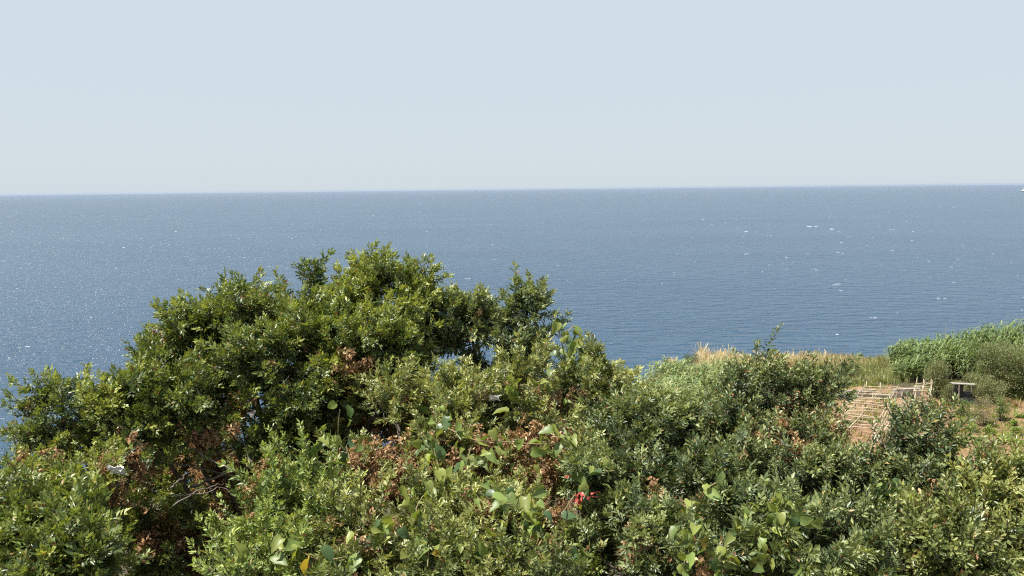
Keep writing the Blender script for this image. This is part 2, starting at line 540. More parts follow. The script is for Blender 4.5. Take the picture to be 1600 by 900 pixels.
def foliage(r, lobes, pal, style, dens=1.0, back=0.55, mixfine=0.0, dead_base=0.03, young=0.5, sc=(.85, 1.35), upb=.62):
    """lobes: list of (centre, radii). Returns live quads/colours, dead quads/colours and clump points."""
    place = []                                              # pos, dir, scale, style, tone
    clumps = []
    for c, rad in lobes:
        rm = float(np.mean(rad))
        area = 4 * math.pi * rm * rm
        n_cl = int(max(4, area * 11 * dens)); full = min(1.0, max(rm / .26, .55))
        for _ in range(n_cl):
            v = r.normal(0, 1, 3); v /= np.linalg.norm(v)
            if v[2] < -0.55 and r.random() < 0.6: continue
            if v[1] > 0.25 and r.random() > back: continue
            depth = 1.0 if r.random() < 0.74 else r.uniform(0.45, 0.85)
            rr = np.maximum(rad * depth - 0.15, rad * 0.35) * r.uniform(0.86, 1.10)
            p = c + v * rr
            # inside another lobe: skip most
            inside = False
            for c2, rad2 in lobes:
                if c2 is c: continue
                if np.sum(((p - c2) / (rad2 * 0.62)) ** 2) < 1: inside = True; break
            if inside and r.random() < 0.8: continue
            ax = v * 0.75 + np.array([0, 0, upb]) + r.normal(0, .22, 3)
            ax /= np.linalg.norm(ax)
            clumps.append(p)
            qx, qy = proj(p)
            dead = any((qx - a) ** 2 + (qy - b) ** 2 < (q * 1.05) ** 2 for a, b, q in DEAD_ZONES)
            yel = any((qx - a) ** 2 + (qy - b) ** 2 < q * q for a, b, q in YELLOW_ZONES)
            pd = (0.95 if r.random() < .85 else .4) * .9 if dead else (.85 if r.random() < dead_base else .015)
            tone = r.normal(0, 0.30) + (0.45 if yel else 0)
            live_st = "fine" if r.random() < mixfine else style
            for _k in range(max(4, int(r.integers(10, 16) * full))):
                d = ax + r.normal(0, .36, 3)
                d /= np.linalg.norm(d)
                st = "dead" if r.random() < pd else live_st
                place.append((p + r.normal(0, .045, 3) + d * r.uniform(-.04, .05), d, r.uniform(*sc), st, tone))
    out = {True: ([], []), False: ([], [])}
    pal = np.array(pal)
    for st in ("lentisk", "spike", "fine", "dead", "broad"):
        sub = [q for q in place if q[3] == st]
        if not sub: continue
        idx = r.integers(0, len(SHOOTS[st]), len(sub))
        for k, (Q, A) in enumerate(SHOOTS[st]):
            sel = [sub[i] for i in np.nonzero(idx == k)[0]]
            if not sel: continue
            pos = np.array([s[0] for s in sel]); dr = np.array([s[1] for s in sel]); sc = np.array([s[2] for s in sel]); tone = np.array([s[4] for s in sel])
            M = frame_from(dr)
            an = r.uniform(0, 6.28, len(sel)); ca, sa = np.cos(an), np.sin(an); z = np.zeros_like(ca); o = np.ones_like(ca)
            RZ = np.stack([np.stack([ca, -sa, z], -1), np.stack([sa, ca, z], -1), np.stack([z, z, o], -1)], -2)
            M = M @ RZ * sc[:, None, None]
            W = np.einsum('nij,qvj->nqvi', M, Q) + pos[:, None, None, :]
            nQ = len(Q)
            j = r.normal(0, 1, (len(sel), nQ, 1))
            if st == "dead":
                d0, d1, d2 = np.array([0.15, 0.078, 0.042]), np.array([0.38, 0.23, 0.12]), np.array([0.52, 0.40, 0.24])
                u = r.random((len(sel), nQ, 1)); u2 = r.random((len(sel), nQ, 1))
                C = d0 + (d1 - d0) * u
                C = np.where(u2 > 0.86, d2 * (0.7 + 0.5 * u), C)
            else:
                t = np.maximum(A, 0)[None, :, None] ** 1.6 * (young + .3) + tone[:, None, None] * 0.6 + j * 0.13
                t = np.clip(t, 0, 1)
                C = np.where(t < 0.5, pal[0] + (pal[1] - pal[0]) * (t * 2), pal[1] + (pal[2] - pal[1]) * (t * 2 - 1))
                C = C * np.clip(1 + 0.16 * r.normal(0, 1, (len(sel), nQ, 1)), .55, 1.5)
                odd = r.random((len(sel), nQ, 1))
                C = np.where(odd < 0.012, np.array([0.34, 0.26, 0.10]), C)
                C = np.where((odd > 0.012) & (odd < 0.022), np.array([0.24, 0.10, 0.05]), C)
                C = np.where((A < 0)[None, :, None], np.array([0.11, 0.075, 0.045]), C)
            out[st == "dead"][0].append(W.reshape(-1, 4, 3)); out[st == "dead"][1].append(np.clip(C, 0, 1).reshape(-1, 3))
    res = []
    for dd in (False, True):
        if out[dd][0]: res.append((np.concatenate(out[dd][0]), np.concatenate(out[dd][1])))
        else: res.append(None)
    return res[0], res[1], clumps

def wiggle(r, a, b, n, amp):
    t = np.linspace(0, 1, n)[:, None]
    p = a + (b - a) * t
    w = np.cumsum(r.normal(0, amp, (n, 3)), 0)
    w = w - w[:1] - t * (w[-1:] - w[:1])
    return p + w

LOBES = {}
TRI = [0]

def px_lobes(lst):
    out = []
    for q in lst:
        px, py, y, rx, rz = q[:5]
        k = y / FPX
        ry = q[5] if len(q) > 5 else 0.5 * (rx + rz) * k
        out.append((P(px, py, y), np.array([rx * k, ry, rz * k])))
    return out

def shrub(key, label, lobes_px, pal, style="lentisk", dens=1.0, seed=1, name="lentisk_shrub", young=0.5, mixfine=0.0, dead_base=0.03, group="evergreen shrubs on the slope below the viewpoint", back=0.55, mat=None, scale_limbs=1.0, sc=(.85, 1.35), upb=.62):
    r = np.random.default_rng(seed)
    lobes = px_lobes(lobes_px)
    LOBES[key] = lobes
    cs = np.array([l[0] for l in lobes])
    bx, by = cs[:, 0].mean(), cs[:, 1].mean() + 0.1
    base = np.array([bx, by, float(height(bx, by)) - 0.08])
    root = empty(name, base)
    tagged(root, label, "shrub", group)
    live, dead, clumps = foliage(r, lobes, pal, style, dens, back, mixfine, dead_base, young, sc, upb)
    parts = []
    cl = np.array(clumps)
    for c, rad in lobes:
        st = base + np.array([r.normal(0, .07), r.normal(0, .07), 0])
        mid = base + (c - base) * 0.5 + np.array([(c - base)[0] * -0.12, 0, 0.0])
        p1 = wiggle(r, st, mid, 6, .03); p2 = wiggle(r, mid, c, 6, .03)
        pth = np.concatenate([p1, p2[1:]])
        parts.append(tube(pth, np.linspace(.032, .013, len(pth)) * scale_limbs, 6))
        if np.mean(rad) < .14: continue
        near = cl[np.linalg.norm((cl - c) / rad, axis=1) < 1.05]
        for q in near[r.permutation(len(near))[:18]]:
            s = c + (q - c) * r.uniform(-.1, .25) - np.array([0, 0, r.uniform(0, .12)])
            pt = wiggle(r, s, q, 5, .022)
            parts.append(tube(pt, np.linspace(.007, .0025, 5) * scale_limbs, 4))
    link("trunk", mesh_from("trunk", parts, True), M_BARK, root)
    if live is not None:
        o = link("crown", leaf_mesh("crown", *live), mat or M_LEAF, root); o["kind"] = "stuff"
        TRI[0] += len(live[0]) * 2
    if dead is not None:
        o = link("dead_foliage", leaf_mesh("dead_foliage", *dead), M_DEAD, root); o["kind"] = "stuff"
        o["label"] = "dry brown curled leaves hanging in the shrub"
        TRI[0] += len(dead[0]) * 2
    return root

MATURE = [(0.060, 0.092, 0.028), (0.135, 0.182, 0.042), (0.320, 0.355, 0.090)]
BRIGHT = [(0.110, 0.165, 0.045), (0.205, 0.280, 0.068), (0.370, 0.430, 0.125)]
GREYGR = [(0.066, 0.098, 0.044), (0.134, 0.178, 0.072), (0.280, 0.318, 0.125)]
OLIVE = [(0.090, 0.122, 0.042), (0.182, 0.218, 0.066), (0.370, 0.385, 0.135)]

shrub("A", "tallest evergreen shrub, broad rounded crown with ragged top against the sea", [
    (595, 488, 6.6, 88, 74), (482, 505, 6.5, 62, 78), (378, 514, 6.4, 56, 70), (308, 543, 6.2, 54, 74), (250, 575, 6.1, 36, 60),
    (648, 482, 6.7, 44, 62), (560, 560, 6.2, 100, 80), (440, 600, 6.0, 105, 90), (320, 645, 5.8, 85, 76), (450, 690, 5.9, 75, 55), (235, 650, 5.7, 66, 70), (600, 600, 6.3, 70, 70)],
    MATURE, dens=1.3, seed=101, back=.8)
shrub("B", "thin evergreen shrub right of the tallest one, bare stem showing beneath", [
    (735, 518, 6.8, 50, 54), (822, 492, 6.9, 38, 38), (775, 512, 6.9, 36, 44), (790, 565, 6.8, 66, 62), (705, 506, 6.9, 26, 38), (830, 548, 6.9, 28, 50)],
    GREYGR, dens=0.9, seed=102)
shrub("C", "evergreen shrub at the left edge with one thin sprig standing up against the sea", [
    (95, 628, 5.6, 18, 44), (60, 648, 5.7, 12, 16), (155, 655, 5.5, 64, 56), (95, 690, 5.5, 60, 44), (40, 745, 5.3, 50, 36), (195, 650, 5.6, 40, 44), (70, 765, 5.0, 74, 58), (205, 730, 5.3, 62, 62), (-20, 800, 4.8, 80, 80), (150, 770, 4.8, 70, 60)],
    MATURE, dens=1.25, seed=103, young=0.6, sc=(.75, 1.15))
shrub("L", "dark green shrub filling the bottom left corner below the brown dead patch", [
    (40, 830, 4.4, 95, 80), (130, 865, 4.2, 90, 70), (-60, 880, 4.2, 90, 90), (60, 905, 3.9, 120, 50)],
    MATURE, dens=1.3, seed=104)
shrub("D", "bright green shrub with upright pointed shoots in front of the dark hollow", [
    (415, 815, 4.3, 55, 90), (440, 770, 4.3, 16, 56), (405, 770, 4.3, 14, 50), (488, 765, 4.4, 15, 60), (492, 830, 4.4, 34, 70), (338, 840, 4.1, 15, 56), (355, 890, 4.1, 36, 44), (400, 890, 3.9, 90, 62), (480, 880, 4.0, 70, 66)],
    BRIGHT, style="spike", dens=1.5, seed=105, young=0.6, sc=(.6, 1.0), upb=1.3)
shrub("E", "sunlit shrub mound in the middle, laced with brown dead leaves and a climbing vine", [
    (620, 645, 5.6, 80, 66), (590, 750, 4.9, 85, 80), (710, 650, 5.5, 82, 66), (720, 740, 4.9, 110, 80), (830, 630, 5.8, 95, 78), (920, 610, 6.1, 66, 66),
    (850, 730, 5.0, 85, 85), (620, 850, 4.2, 120, 80), (760, 850, 4.2, 110, 80), (560, 870, 4.0, 70, 60), (870, 850, 4.2, 60, 70), (600, 915, 3.8, 130, 50), (800, 915, 3.8, 130, 50)],
    OLIVE, style="spike", dens=1.5, seed=106, mixfine=0.5, dead_base=0.13, sc=(.65, 1.1))
shrub("F", "dense fine leaved shrub right of the vine covered mound, below the pale reeds", [
    (985, 690, 5.3, 90, 78), (1075, 690, 5.4, 85, 74), (960, 780, 4.6, 95, 75), (1060, 790, 4.6, 95, 80), (980, 870, 4.1, 110, 66)],
    GREYGR, style="fine", dens=1.4, seed=107, dead_base=0.04, sc=(.75, 1.15))
shrub("G", "dark shrub with tall plumes of leaves standing in front of the dry grass", [
    (1184, 608, 5.6, 32, 46), (1152, 625, 5.5, 28, 46), (1240, 610, 5.7, 30, 46), (1280, 612, 5.6, 34, 50), (1215, 645, 5.6, 74, 52), (1150, 690, 5.3, 52, 52), (1215, 705, 5.2, 74, 56), (1280, 690, 5.3, 38, 56), (1150, 745, 4.9, 75, 60), (1260, 750, 4.9, 75, 62)],
    GREYGR, style="broad", dens=2.0, seed=108, dead_base=0.06, mixfine=0, sc=(.62, 1.0), upb=1.5)
shrub("H", "dark green shrub with two upright tufts just below the cane frames", [
    (1340, 760, 5.0, 56, 60), (1408, 695, 5.0, 17, 46), (1412, 745, 5.0, 40, 50), (1470, 690, 5.0, 28, 52), (1468, 745, 5.0, 44, 50), (1440, 800, 4.7, 90, 66), (1340, 835, 4.4, 95, 70)],
    GREYGR, style="broad", dens=2.0, seed=109, mixfine=0.15, sc=(.65, 1.05), upb=1.2)
shrub("I", "low leafy shrub filling the bottom right corner under the garden", [
    (1530, 800, 4.6, 85, 78), (1600, 790, 4.7, 66, 74), (1480, 870, 4.2, 110, 70), (1600, 880, 4.2, 95, 80), (1690, 830, 4.5, 80, 90)],
    OLIVE, style="broad", dens=1.9, seed=110, mixfine=0.35, sc=(.7, 1.1), upb=.9)
shrub("J", "dark shrub along the bottom edge behind the arched vine", [
    (1180, 850, 4.3, 95, 75), (1290, 880, 4.1, 95, 66), (1080, 885, 4.0, 80, 60)],
    GREYGR, style="fine", dens=1.4, seed=111, mixfine=0)
print("leaf triangles", TRI[0])

#__MORE__
# ------------------------------------------------------------------ thicket in the hollow and ground cover
shrub("K", "brown half dead thicket in the dark hollow under the tallest shrub", [
    (330, 745, 6.7, 130, 60), (330, 690, 7.2, 110, 50), (230, 730, 6.8, 80, 50), (110, 790, 6.6, 100, 60), (470, 730, 6.6, 90, 80), (250, 800, 6.3, 100, 60), (400, 830, 6.3, 150, 70), (560, 680, 6.9, 80, 60), (520, 620, 7.2, 80, 60), (610, 640, 7.2, 70, 60), (280, 880, 5.9, 100, 60), (300, 820, 6.0, 110, 50), (210, 850, 5.6, 60, 60)],
    MATURE, dens=0.9, seed=121, dead_base=0.42)
shrub("N", "shaded shrub behind the vine covered mound, seen through its gaps", [
    (690, 640, 7.4, 110, 70), (700, 700, 6.7, 120, 70), (880, 720, 6.4, 110, 90), (640, 640, 7.2, 80, 60), (800, 640, 7.6, 110, 60), (930, 680, 7.2, 110, 70), (640, 740, 6.0, 120, 80), (620, 890, 4.6, 150, 50), (800, 890, 4.7, 150, 50), (950, 890, 4.8, 120, 50), (60, 900, 4.8, 140, 50), (800, 760, 6.4, 140, 80), (1060, 740, 6.8, 140, 70)],
    MATURE, dens=0.75, seed=122, dead_base=0.15)
shrub("O", "shaded shrub under the dark plumes at the lower right, seen through gaps", [
    (1200, 780, 6.3, 130, 80), (1330, 800, 6.2, 130, 70), (1480, 820, 6.0, 150, 70), (1620, 840, 6.0, 120, 80), (1150, 870, 5.4, 140, 60), (1400, 880, 5.2, 160, 50)],
    MATURE, dens=0.55, seed=123, dead_base=0.12)

def scatter_cover():
    r = np.random.default_rng(55)
    n = 30000
    x = r.uniform(-9, 20, n); y = 2.2 + 26 * r.random(n) ** 0.8
    z = height(x, y)
    h = r.uniform(0.0, 0.3, n) * (0.4 + 0.6 * (vnoise(x, y, 1.4) > 0))
    b = np.stack([x, y, z + h], 1)
    d = r.normal(0, 1, (n, 3)); d[:, 2] = np.abs(d[:, 2]) * .7
    M = frame_from(d)
    L = r.uniform(.04, .09, n)[:, None]; W = L * .3
    a, s, t = M[..., 0], M[..., 1], M[..., 2]
    Q = np.stack([b, b + t * L * .5 + a * W, b + t * L + s * W * .4, b + t * L * .5 - a * W], 1)
    u = r.random((n, 1))
    C = np.where(r.random((n, 1)) < .55, np.array([0.17, 0.095, 0.05]) * (.5 + u), np.array([0.06, 0.09, 0.025]) * (.6 + u))
    return leaf_mesh("ground_cover", Q, C)
tagged(link("ground_cover", scatter_cover(), M_DEAD), "leaf litter and low weeds covering the slope under the shrubs", "litter", kind="stuff")

# ------------------------------------------------------------------ bare branches in the hollow
r_b = np.random.default_rng(5)
hollow = [o for o in COL.objects if o.get("label", "").startswith("brown half dead thicket")][0]
for pts, rad in [([(250, 722, 5.6), (300, 728, 5.6), (345, 738, 5.65), (385, 745, 5.7)], .008),
                 ([(300, 760, 5.6), (350, 742, 5.65), (400, 728, 5.75), (440, 715, 5.9)], .011),
                 ([(268, 762, 5.0), (282, 748, 5.05), (292, 738, 5.1)], .007),
                 ([(270, 790, 5.0), (300, 772, 5.1), (330, 760, 5.2), (350, 755, 5.3)], .006),
                 ([(380, 690, 5.6), (405, 745, 5.4), (430, 790, 5.3), (425, 850, 5.2)], .006),
                 ([(270, 776, 5.0), (310, 772, 5.1), (345, 760, 5.2), (370, 776, 5.2)], .005),
                 ([(285, 690, 5.6), (330, 720, 5.5), (372, 736, 5.4)], .012)]:
    p = np.array([P(*q) for q in pts])
    t = np.linspace(0, len(p) - 1, 14)
    pp = np.stack([np.interp(t, np.arange(len(p)), p[:, k]) for k in range(3)], 1) + r_b.normal(0, .006, (14, 3))
    link("bare_branch", mesh_from("bare_branch", [tube(pp, np.linspace(rad, rad * .5, 14), 6)], True), M_GREYWOOD, hollow)

lean = [o for o in COL.objects if o.get("label", "").startswith("low leafy shrub filling")][0]
for pts, rad in [([(1300, 895, 3.9), (1318, 875, 3.95), (1330, 862, 4.0)], .007), ([(1340, 838, 4.2), (1360, 824, 4.25), (1372, 808, 4.3)], .007), ([(1326, 812, 4.3), (1325, 840, 4.25)], .005)]:
    p = np.array([P(*q) for q in pts])
    link("bare_branch", mesh_from("bare_branch", [tube(p, np.linspace(rad, rad * .6, len(p)), 6)], True), M_GREYWOOD, lean)

# ------------------------------------------------------------------ climbing vines with heart shaped leaves
def heart_leaf(name, r):
    half = [(0.08, -0.08), (0.26, -0.10), (0.38, 0.10), (0.36, 0.40), (0.21, 0.72)]
    mid = [(0, 0.0), (0, 0.22), (0, 0.48), (0, 0.75), (0, 1.02)]
    fold = r.uniform(.25, 1.0); curl = r.uniform(.1, .55); tw = r.normal(0, .12)
    def z(x, y): return fold * abs(x) * (1 - .8 * abs(x)) - curl * y * y + tw * x * y + 0.05 * math.sin(9 * y + 4 * x)
    V = [(x, y, z(x, y)) for x, y in mid]
    for sg in (1, -1):
        V += [(sg * x, y, z(sg * x, y)) for x, y in half]
    F = []
    for o, sg in ((5, 1), (10, -1)):
        fs = [(0, o, o + 1), (0, o + 1, o + 2, 1), (1, o + 2, o + 3, 2), (2, o + 3, o + 4, 3), (3, o + 4, 4)]
        F += fs if sg > 0 else [tuple(reversed(f)) for f in fs]
    # petiole
    k = len(V)
    V += [(-.012, 0, 0), (.012, 0, 0), (.012, -.4, .05), (-.012, -.4, .05), (0, 0, -.02), (0, -.4, .03)]
    F += [(k, k + 1, k + 2, k + 3), (k + 1, k + 4, k + 5, k + 2), (k + 4, k, k + 3, k + 5)]
    me = bpy.data.meshes.new(name)
    me.from_pydata(V, [], F)
    me.polygons.foreach_set("use_smooth", np.ones(len(F), bool))
    me.update()
    return me

r_v = np.random.default_rng(77)
HEART = []
for mi in range(4):
    row = []
    for _ in range(5):
        me = heart_leaf("vine_leaf", r_v); me.materials.append(M_VINE[mi]); row.append(me)
    HEART.append(row)
M_TENDRIL = noise_mat("vine_stem", (0.14, 0.12, 0.05), (0.30, 0.24, 0.12), 20, 0.7, 0.1)

def surf(px, py, keys, default=4.6):
    d = ray(px, py); d = d / np.linalg.norm(d); o = np.array([0, 0, CZ])
    best = None
    for k in keys:
        for c, rad in LOBES[k]:
            oc = (o - c) / rad; dd = d / rad
            A_ = dd @ dd; B_ = oc @ dd; C_ = oc @ oc - 1
            D_ = B_ * B_ - A_ * C_
            if D_ < 0: continue
            t = (-B_ - math.sqrt(D_)) / A_
            if best is None or t < best: best = t
    if best is None: best = default / d[1]
    return o + d * best, d

def vine(label, paths, keys, weights, per=5, size=(.06, .095), red=None, spread=13, lift=0.0, group="smilax like climbing vines"):
    p0, d0 = surf(*paths[0][0], keys)
    root = empty("climbing_vine", p0 + np.array([0, 0, -.02]))
    tagged(root, label, "vine", "climbing vines on the shrubs")
    stems = []
    for path in paths:
        pp = np.array(path, float)
        n = max(4, int(np.sum(np.linalg.norm(np.diff(pp, axis=0), axis=1)) / 14))
        t = np.linspace(0, len(pp) - 1, n)
        pts = np.stack([np.interp(t, np.arange(len(pp)), pp[:, 0]), np.interp(t, np.arange(len(pp)), pp[:, 1])], 1)
        W = []
        for q in pts:
            s, d = surf(q[0], q[1], keys)
            W.append(s - d * (0.10 + lift + r_v.uniform(-.04, .04)))
        W = np.array(W)
        for k in range(1, len(W) - 1): W[k] = .25 * W[k - 1] + .5 * W[k] + .25 * W[k + 1]
        stems.append(tube(W, .0032, 5))
        for k in range(n):
            for _ in range(int(r_v.poisson(per))):
                b = W[k] + r_v.normal(0, spread / 1244 * 4.6, 3) * np.array([1, .5, 1])
                tip = np.array([r_v.normal(0, .7), r_v.normal(-.35, .4), r_v.normal(-.45, .5)])
                nr = np.array([r_v.normal(-.1, .75), r_v.normal(-.35, .6), r_v.normal(.65, .5)])
                tip /= np.linalg.norm(tip); nr -= tip * (nr @ tip); nr /= np.linalg.norm(nr)
                x = np.cross(tip, nr)
                s = r_v.uniform(*size) * (1 if r_v.random() > .3 else .6)
                mi = r_v.choice(4, p=weights)
                o = bpy.data.objects.new("leaf", HEART[mi][r_v.integers(0, 5)])
                COL.objects.link(o)
                M = Matrix(np.column_stack([x, tip, nr]).tolist()).to_4x4() @ Matrix.Diagonal((s, s, s, 1))
                M.translation = Vector(b)
                o.parent = root
                o.matrix_parent_inverse = Matrix.Translation(root.location).inverted()
                o.matrix_basis = M
    link("stem", mesh_from("stem", stems, True), M_TENDRIL, root)
    if red:
        for cx, cy, n, sp in red:
            s0, d = surf(cx, cy, keys)
            for _ in range(n):
                me = RED[r_v.integers(0, 3)]
                o = bpy.data.objects.new("red_leaf", me); COL.objects.link(o)
                b = s0 - d * (.19 + r_v.uniform(-.03, .03)) + r_v.normal(0, sp / 1244 * 4.6, 3)
                M = Euler((r_v.uniform(-1.2, .3), r_v.uniform(-.8, .8), r_v.uniform(0, 6.28))).to_matrix().to_4x4() @ Matrix.Diagonal((.029, .029, .029, 1))
                M.translation = Vector(b)
                o.parent = root; o.matrix_parent_inverse = Matrix.Translation(root.location).inverted(); o.matrix_basis = M
                o["label"] = "small curled bright red leaf"
    return root
RED = []
for _ in range(3):
    me = heart_leaf("red_leaf", r_v); me.materials.append(M_RED); RED.append(me)

vine("climbing vine with yellow green heart leaves over the brown mound in the middle", [
    [(531, 640), (527, 668), (530, 700), (528, 730)],
    [(662, 680), (680, 705), (690, 750), (660, 775), (645, 800), (672, 840), (668, 885)],
    [(682, 655), (700, 670), (745, 690), (790, 690), (850, 695), (902, 690)],
    [(735, 700), (725, 750), (760, 795), (800, 785), (845, 800), (825, 850)],
    [(860, 590), (815, 605), (770, 600)], [(895, 630), (915, 640), (905, 660)],
    [(430, 865), (455, 850), (500, 880), (540, 870)], [(705, 860), (745, 880), (790, 870)], [(610, 830), (580, 860)]],
    ["D", "E"], [.45, .38, .16, .01], per=3.4, spread=16)
vine("arching vine with long pale green leaves beside the dark plumed shrub", [
    [(1072, 790), (1082, 820), (1062, 850), (1070, 880)], [(1100, 770), (1125, 745), (1165, 760), (1205, 785), (1238, 800), (1258, 822)],
    [(1165, 815), (1185, 845), (1205, 880)], [(1135, 870), (1090, 880)], [(1215, 800), (1225, 830)], [(1085, 850), (1110, 850)]],
    ["F", "J", "G"], [.52, .36, .10, .02], per=4.5, spread=12, lift=.0, size=(.05, .085))
vine("small leafy vine tip rising above the mound against the sea", [
    [(868, 498), (874, 520), (880, 545), (885, 570)], [(880, 530), (892, 512), (897, 508)], [(895, 560), (902, 535), (906, 530)]],
    ["E"], [.35, .35, .3, 0], per=2.2, size=(.05, .08), spread=6)
vine("vine with red curled leaves and one round pale leaf right of the brown mound", [
    [(878, 690), (905, 735), (918, 745), (915, 765)], [(880, 870), (890, 855), (900, 850)], [(900, 770), (880, 800)], [(935, 740), (960, 735)]],
    ["E", "F"], [.3, .4, .3, 0], per=1.8, red=[(905, 778, 15, 5), (924, 774, 5, 3), (888, 745, 2, 2)], spread=9, size=(.07, .1))
vine("dull olive vine leaves hanging in the shrub below the cane frames", [[(1388, 748), (1398, 760), (1380, 772)]], ["H"], [.1, .4, .5, 0], per=2.5, spread=7)

# bleached scraps caught in the leaves
def scrap(name, label, px, py, keys, w, lift, seed):
    r = np.random.default_rng(seed)
    s, d = surf(px, py, keys)
    c = s - d * lift
    n = 6
    V, F = [], []
    for i in range(n):
        for j in range(n):
            u, v = i / (n - 1) - .5, j / (n - 1) - .5
            edge = 1 + r.normal(0, .16)
            V.append((c[0] + w * u * edge, c[1] - w * .35 * v + r.normal(0, w * .06), c[2] + w * .55 * v * edge + r.normal(0, w * .07)))
    for i in range(n - 1):
        for j in range(n - 1):
            F.append((i * n + j, (i + 1) * n + j, (i + 1) * n + j + 1, i * n + j + 1))
    me = bpy.data.meshes.new(name); me.from_pydata([tuple(map(float, v)) for v in V], [], F); me.update()
    o = link(name, me, M_WHITE)
    sm = o.modifiers.new("thickness", 'SOLIDIFY'); sm.thickness = .002
    tagged(o, label, "scrap", "white scraps caught in the foliage")
scrap("white_scrap", "crumpled white scrap among brown dead leaves on the left shrub", 182, 735, ["C"], .10, .10, 1)
scrap("white_scrap", "small white scrap near the top of the vine covered mound", 772, 622, ["E"], .07, .16, 2)
scrap("white_scrap", "tiny white scrap in the bottom right shrub", 1510, 802, ["I"], .06, .16, 3)

# ------------------------------------------------------------------ reeds
def reeds(label, spots, pal, seed, leaf=(.45, .8), nst=13, sprd=.45, group="giant reed clumps at the edge of the terrace"):
    r = np.random.default_rng(seed)
    for k, (px, y, h) in enumerate(spots):
        d = ray(px, 600); x = d[0] / d[1] * y
        b0 = np.array([x, y, float(height(x, y)) - .03])
        Q, C, S = [], [], []
        for _ in range(nst):
            b = b0 + np.array([r.normal(0, sprd), r.normal(0, sprd), 0]); b[2] = float(height(b[0], b[1])) - .03
            H = h * r.uniform(.72, 1.06); ln = r.normal(0, .09, 2)
            def sp(t): return b + np.array([ln[0] * t * t * H, ln[1] * t * t * H, t * H])
            S.append(tube([sp(0), sp(.35), sp(.7), sp(1)], [.011, .010, .008, .005], 4))
            nl = int(9 + 4 * H)
            for q in range(nl):
                t = .22 + .78 * q / (nl - 1)
                a = (q % 2) * math.pi + r.normal(0, .7)
                hd = np.array([math.cos(a), math.sin(a), 0]); L = r.uniform(*leaf) * (1.1 - .4 * abs(t - .6)); w = r.uniform(.024, .044)
                sd = np.array([-hd[1], hd[0], 0])
                p0 = sp(t); el0 = r.uniform(.7, 1.2); seg = 3; pp = [p0]
                for e in range(seg):
                    el = el0 - e * r.uniform(.5, .95)
                    pp.append(pp[-1] + (hd * math.cos(el) + np.array([0, 0, 1]) * math.sin(el)) * L / seg)
                ws = [w * .8, w, w * .75, .002]
                cc = np.array(pal[r.integers(0, len(pal))]) * r.uniform(.75, 1.25)
                for e in range(seg):
                    Q.append([pp[e] - sd * ws[e], pp[e] + sd * ws[e], pp[e + 1] + sd * ws[e + 1], pp[e + 1] - sd * ws[e + 1]]); C.append(cc)
        root = empty("reed_clump", b0)
        tagged(root, label(k) if callable(label) else label, "reeds", group)
        o = link("leaves", leaf_mesh("leaves", np.array(Q), np.clip(np.array(C), 0, 1)), M_REED, root); o["kind"] = "stuff"
        o = link("stems", mesh_from("stems", S), M_CANE, root); o["kind"] = "stuff"
GREENR = [(0.12, 0.18, 0.062), (0.17, 0.235, 0.09), (0.22, 0.28, 0.115), (0.14, 0.195, 0.05)]
PALER = [(0.20, 0.27, 0.11), (0.25, 0.32, 0.14), (0.30, 0.33, 0.13), (0.17, 0.24, 0.09)]
rr = np.random.default_rng(9)
sp = []
for px in np.arange(1412, 1660, 13):
    f = (px - 1400) / 200
    for y in (46.8, 45.2, 43.4):
        sp.append((px + rr.normal(0, 5), y + rr.normal(0, .4), (1.2 + 1.25 * min(f, 1.1) ** .8) * rr.uniform(.88, 1.1) * (1 if y > 44 else .8)))
reeds(lambda k: ["tall green reed clump at the back of the reed bank, its top against the sea", "green reed clump in the middle of the reed bank above the garden", "green reed clump at the front foot of the reed bank, behind the garden bushes"][k % 3], sp, GREENR, 41, group="green reed clumps of the bank at the right")
sp = []
for px in np.arange(1015, 1160, 12):
    for y in (43.0, 40.0, 37.5):
        sp.append((px + rr.normal(0, 5), y + rr.normal(0, .5), rr.uniform(.95, 1.4)))
reeds(lambda k: ["pale green low reed clump just in front of the straw coloured grass", "pale green reed clump in the middle of the pale patch left of the garden", "pale green reed clump nearest the dark shrubs, at the front of the pale patch"][k % 3], sp, PALER, 42, leaf=(.3, .5), nst=12, sprd=.5, group="pale reed clumps left of the garden")

# tall dry stalks sticking out of the reed bank
for px, py0, py1, dx, y, lab in [(1482, 530, 505, -5, 45.5, "thin dry stalk leaning left above the reed bank"), (1494, 528, 504, -3, 45.5, "thin dry stalk standing right of the leaning one above the reed bank"),
                            (1386, 568, 556, -8, 46, "thin dry stalk leaning over the straw grass beside the reed bank")]:
    b = P(px, py0, y); b[2] = float(height(b[0], b[1])); t = P(px + dx, py1, y)
    tagged(link("dry_stalk", mesh_from("dry_stalk", [tube(wiggle(rr, b, t, 6, .01), np.linspace(.016, .008, 6), 5)]), M_CANE), lab, "stalk", "dry stalks above the reed bank")

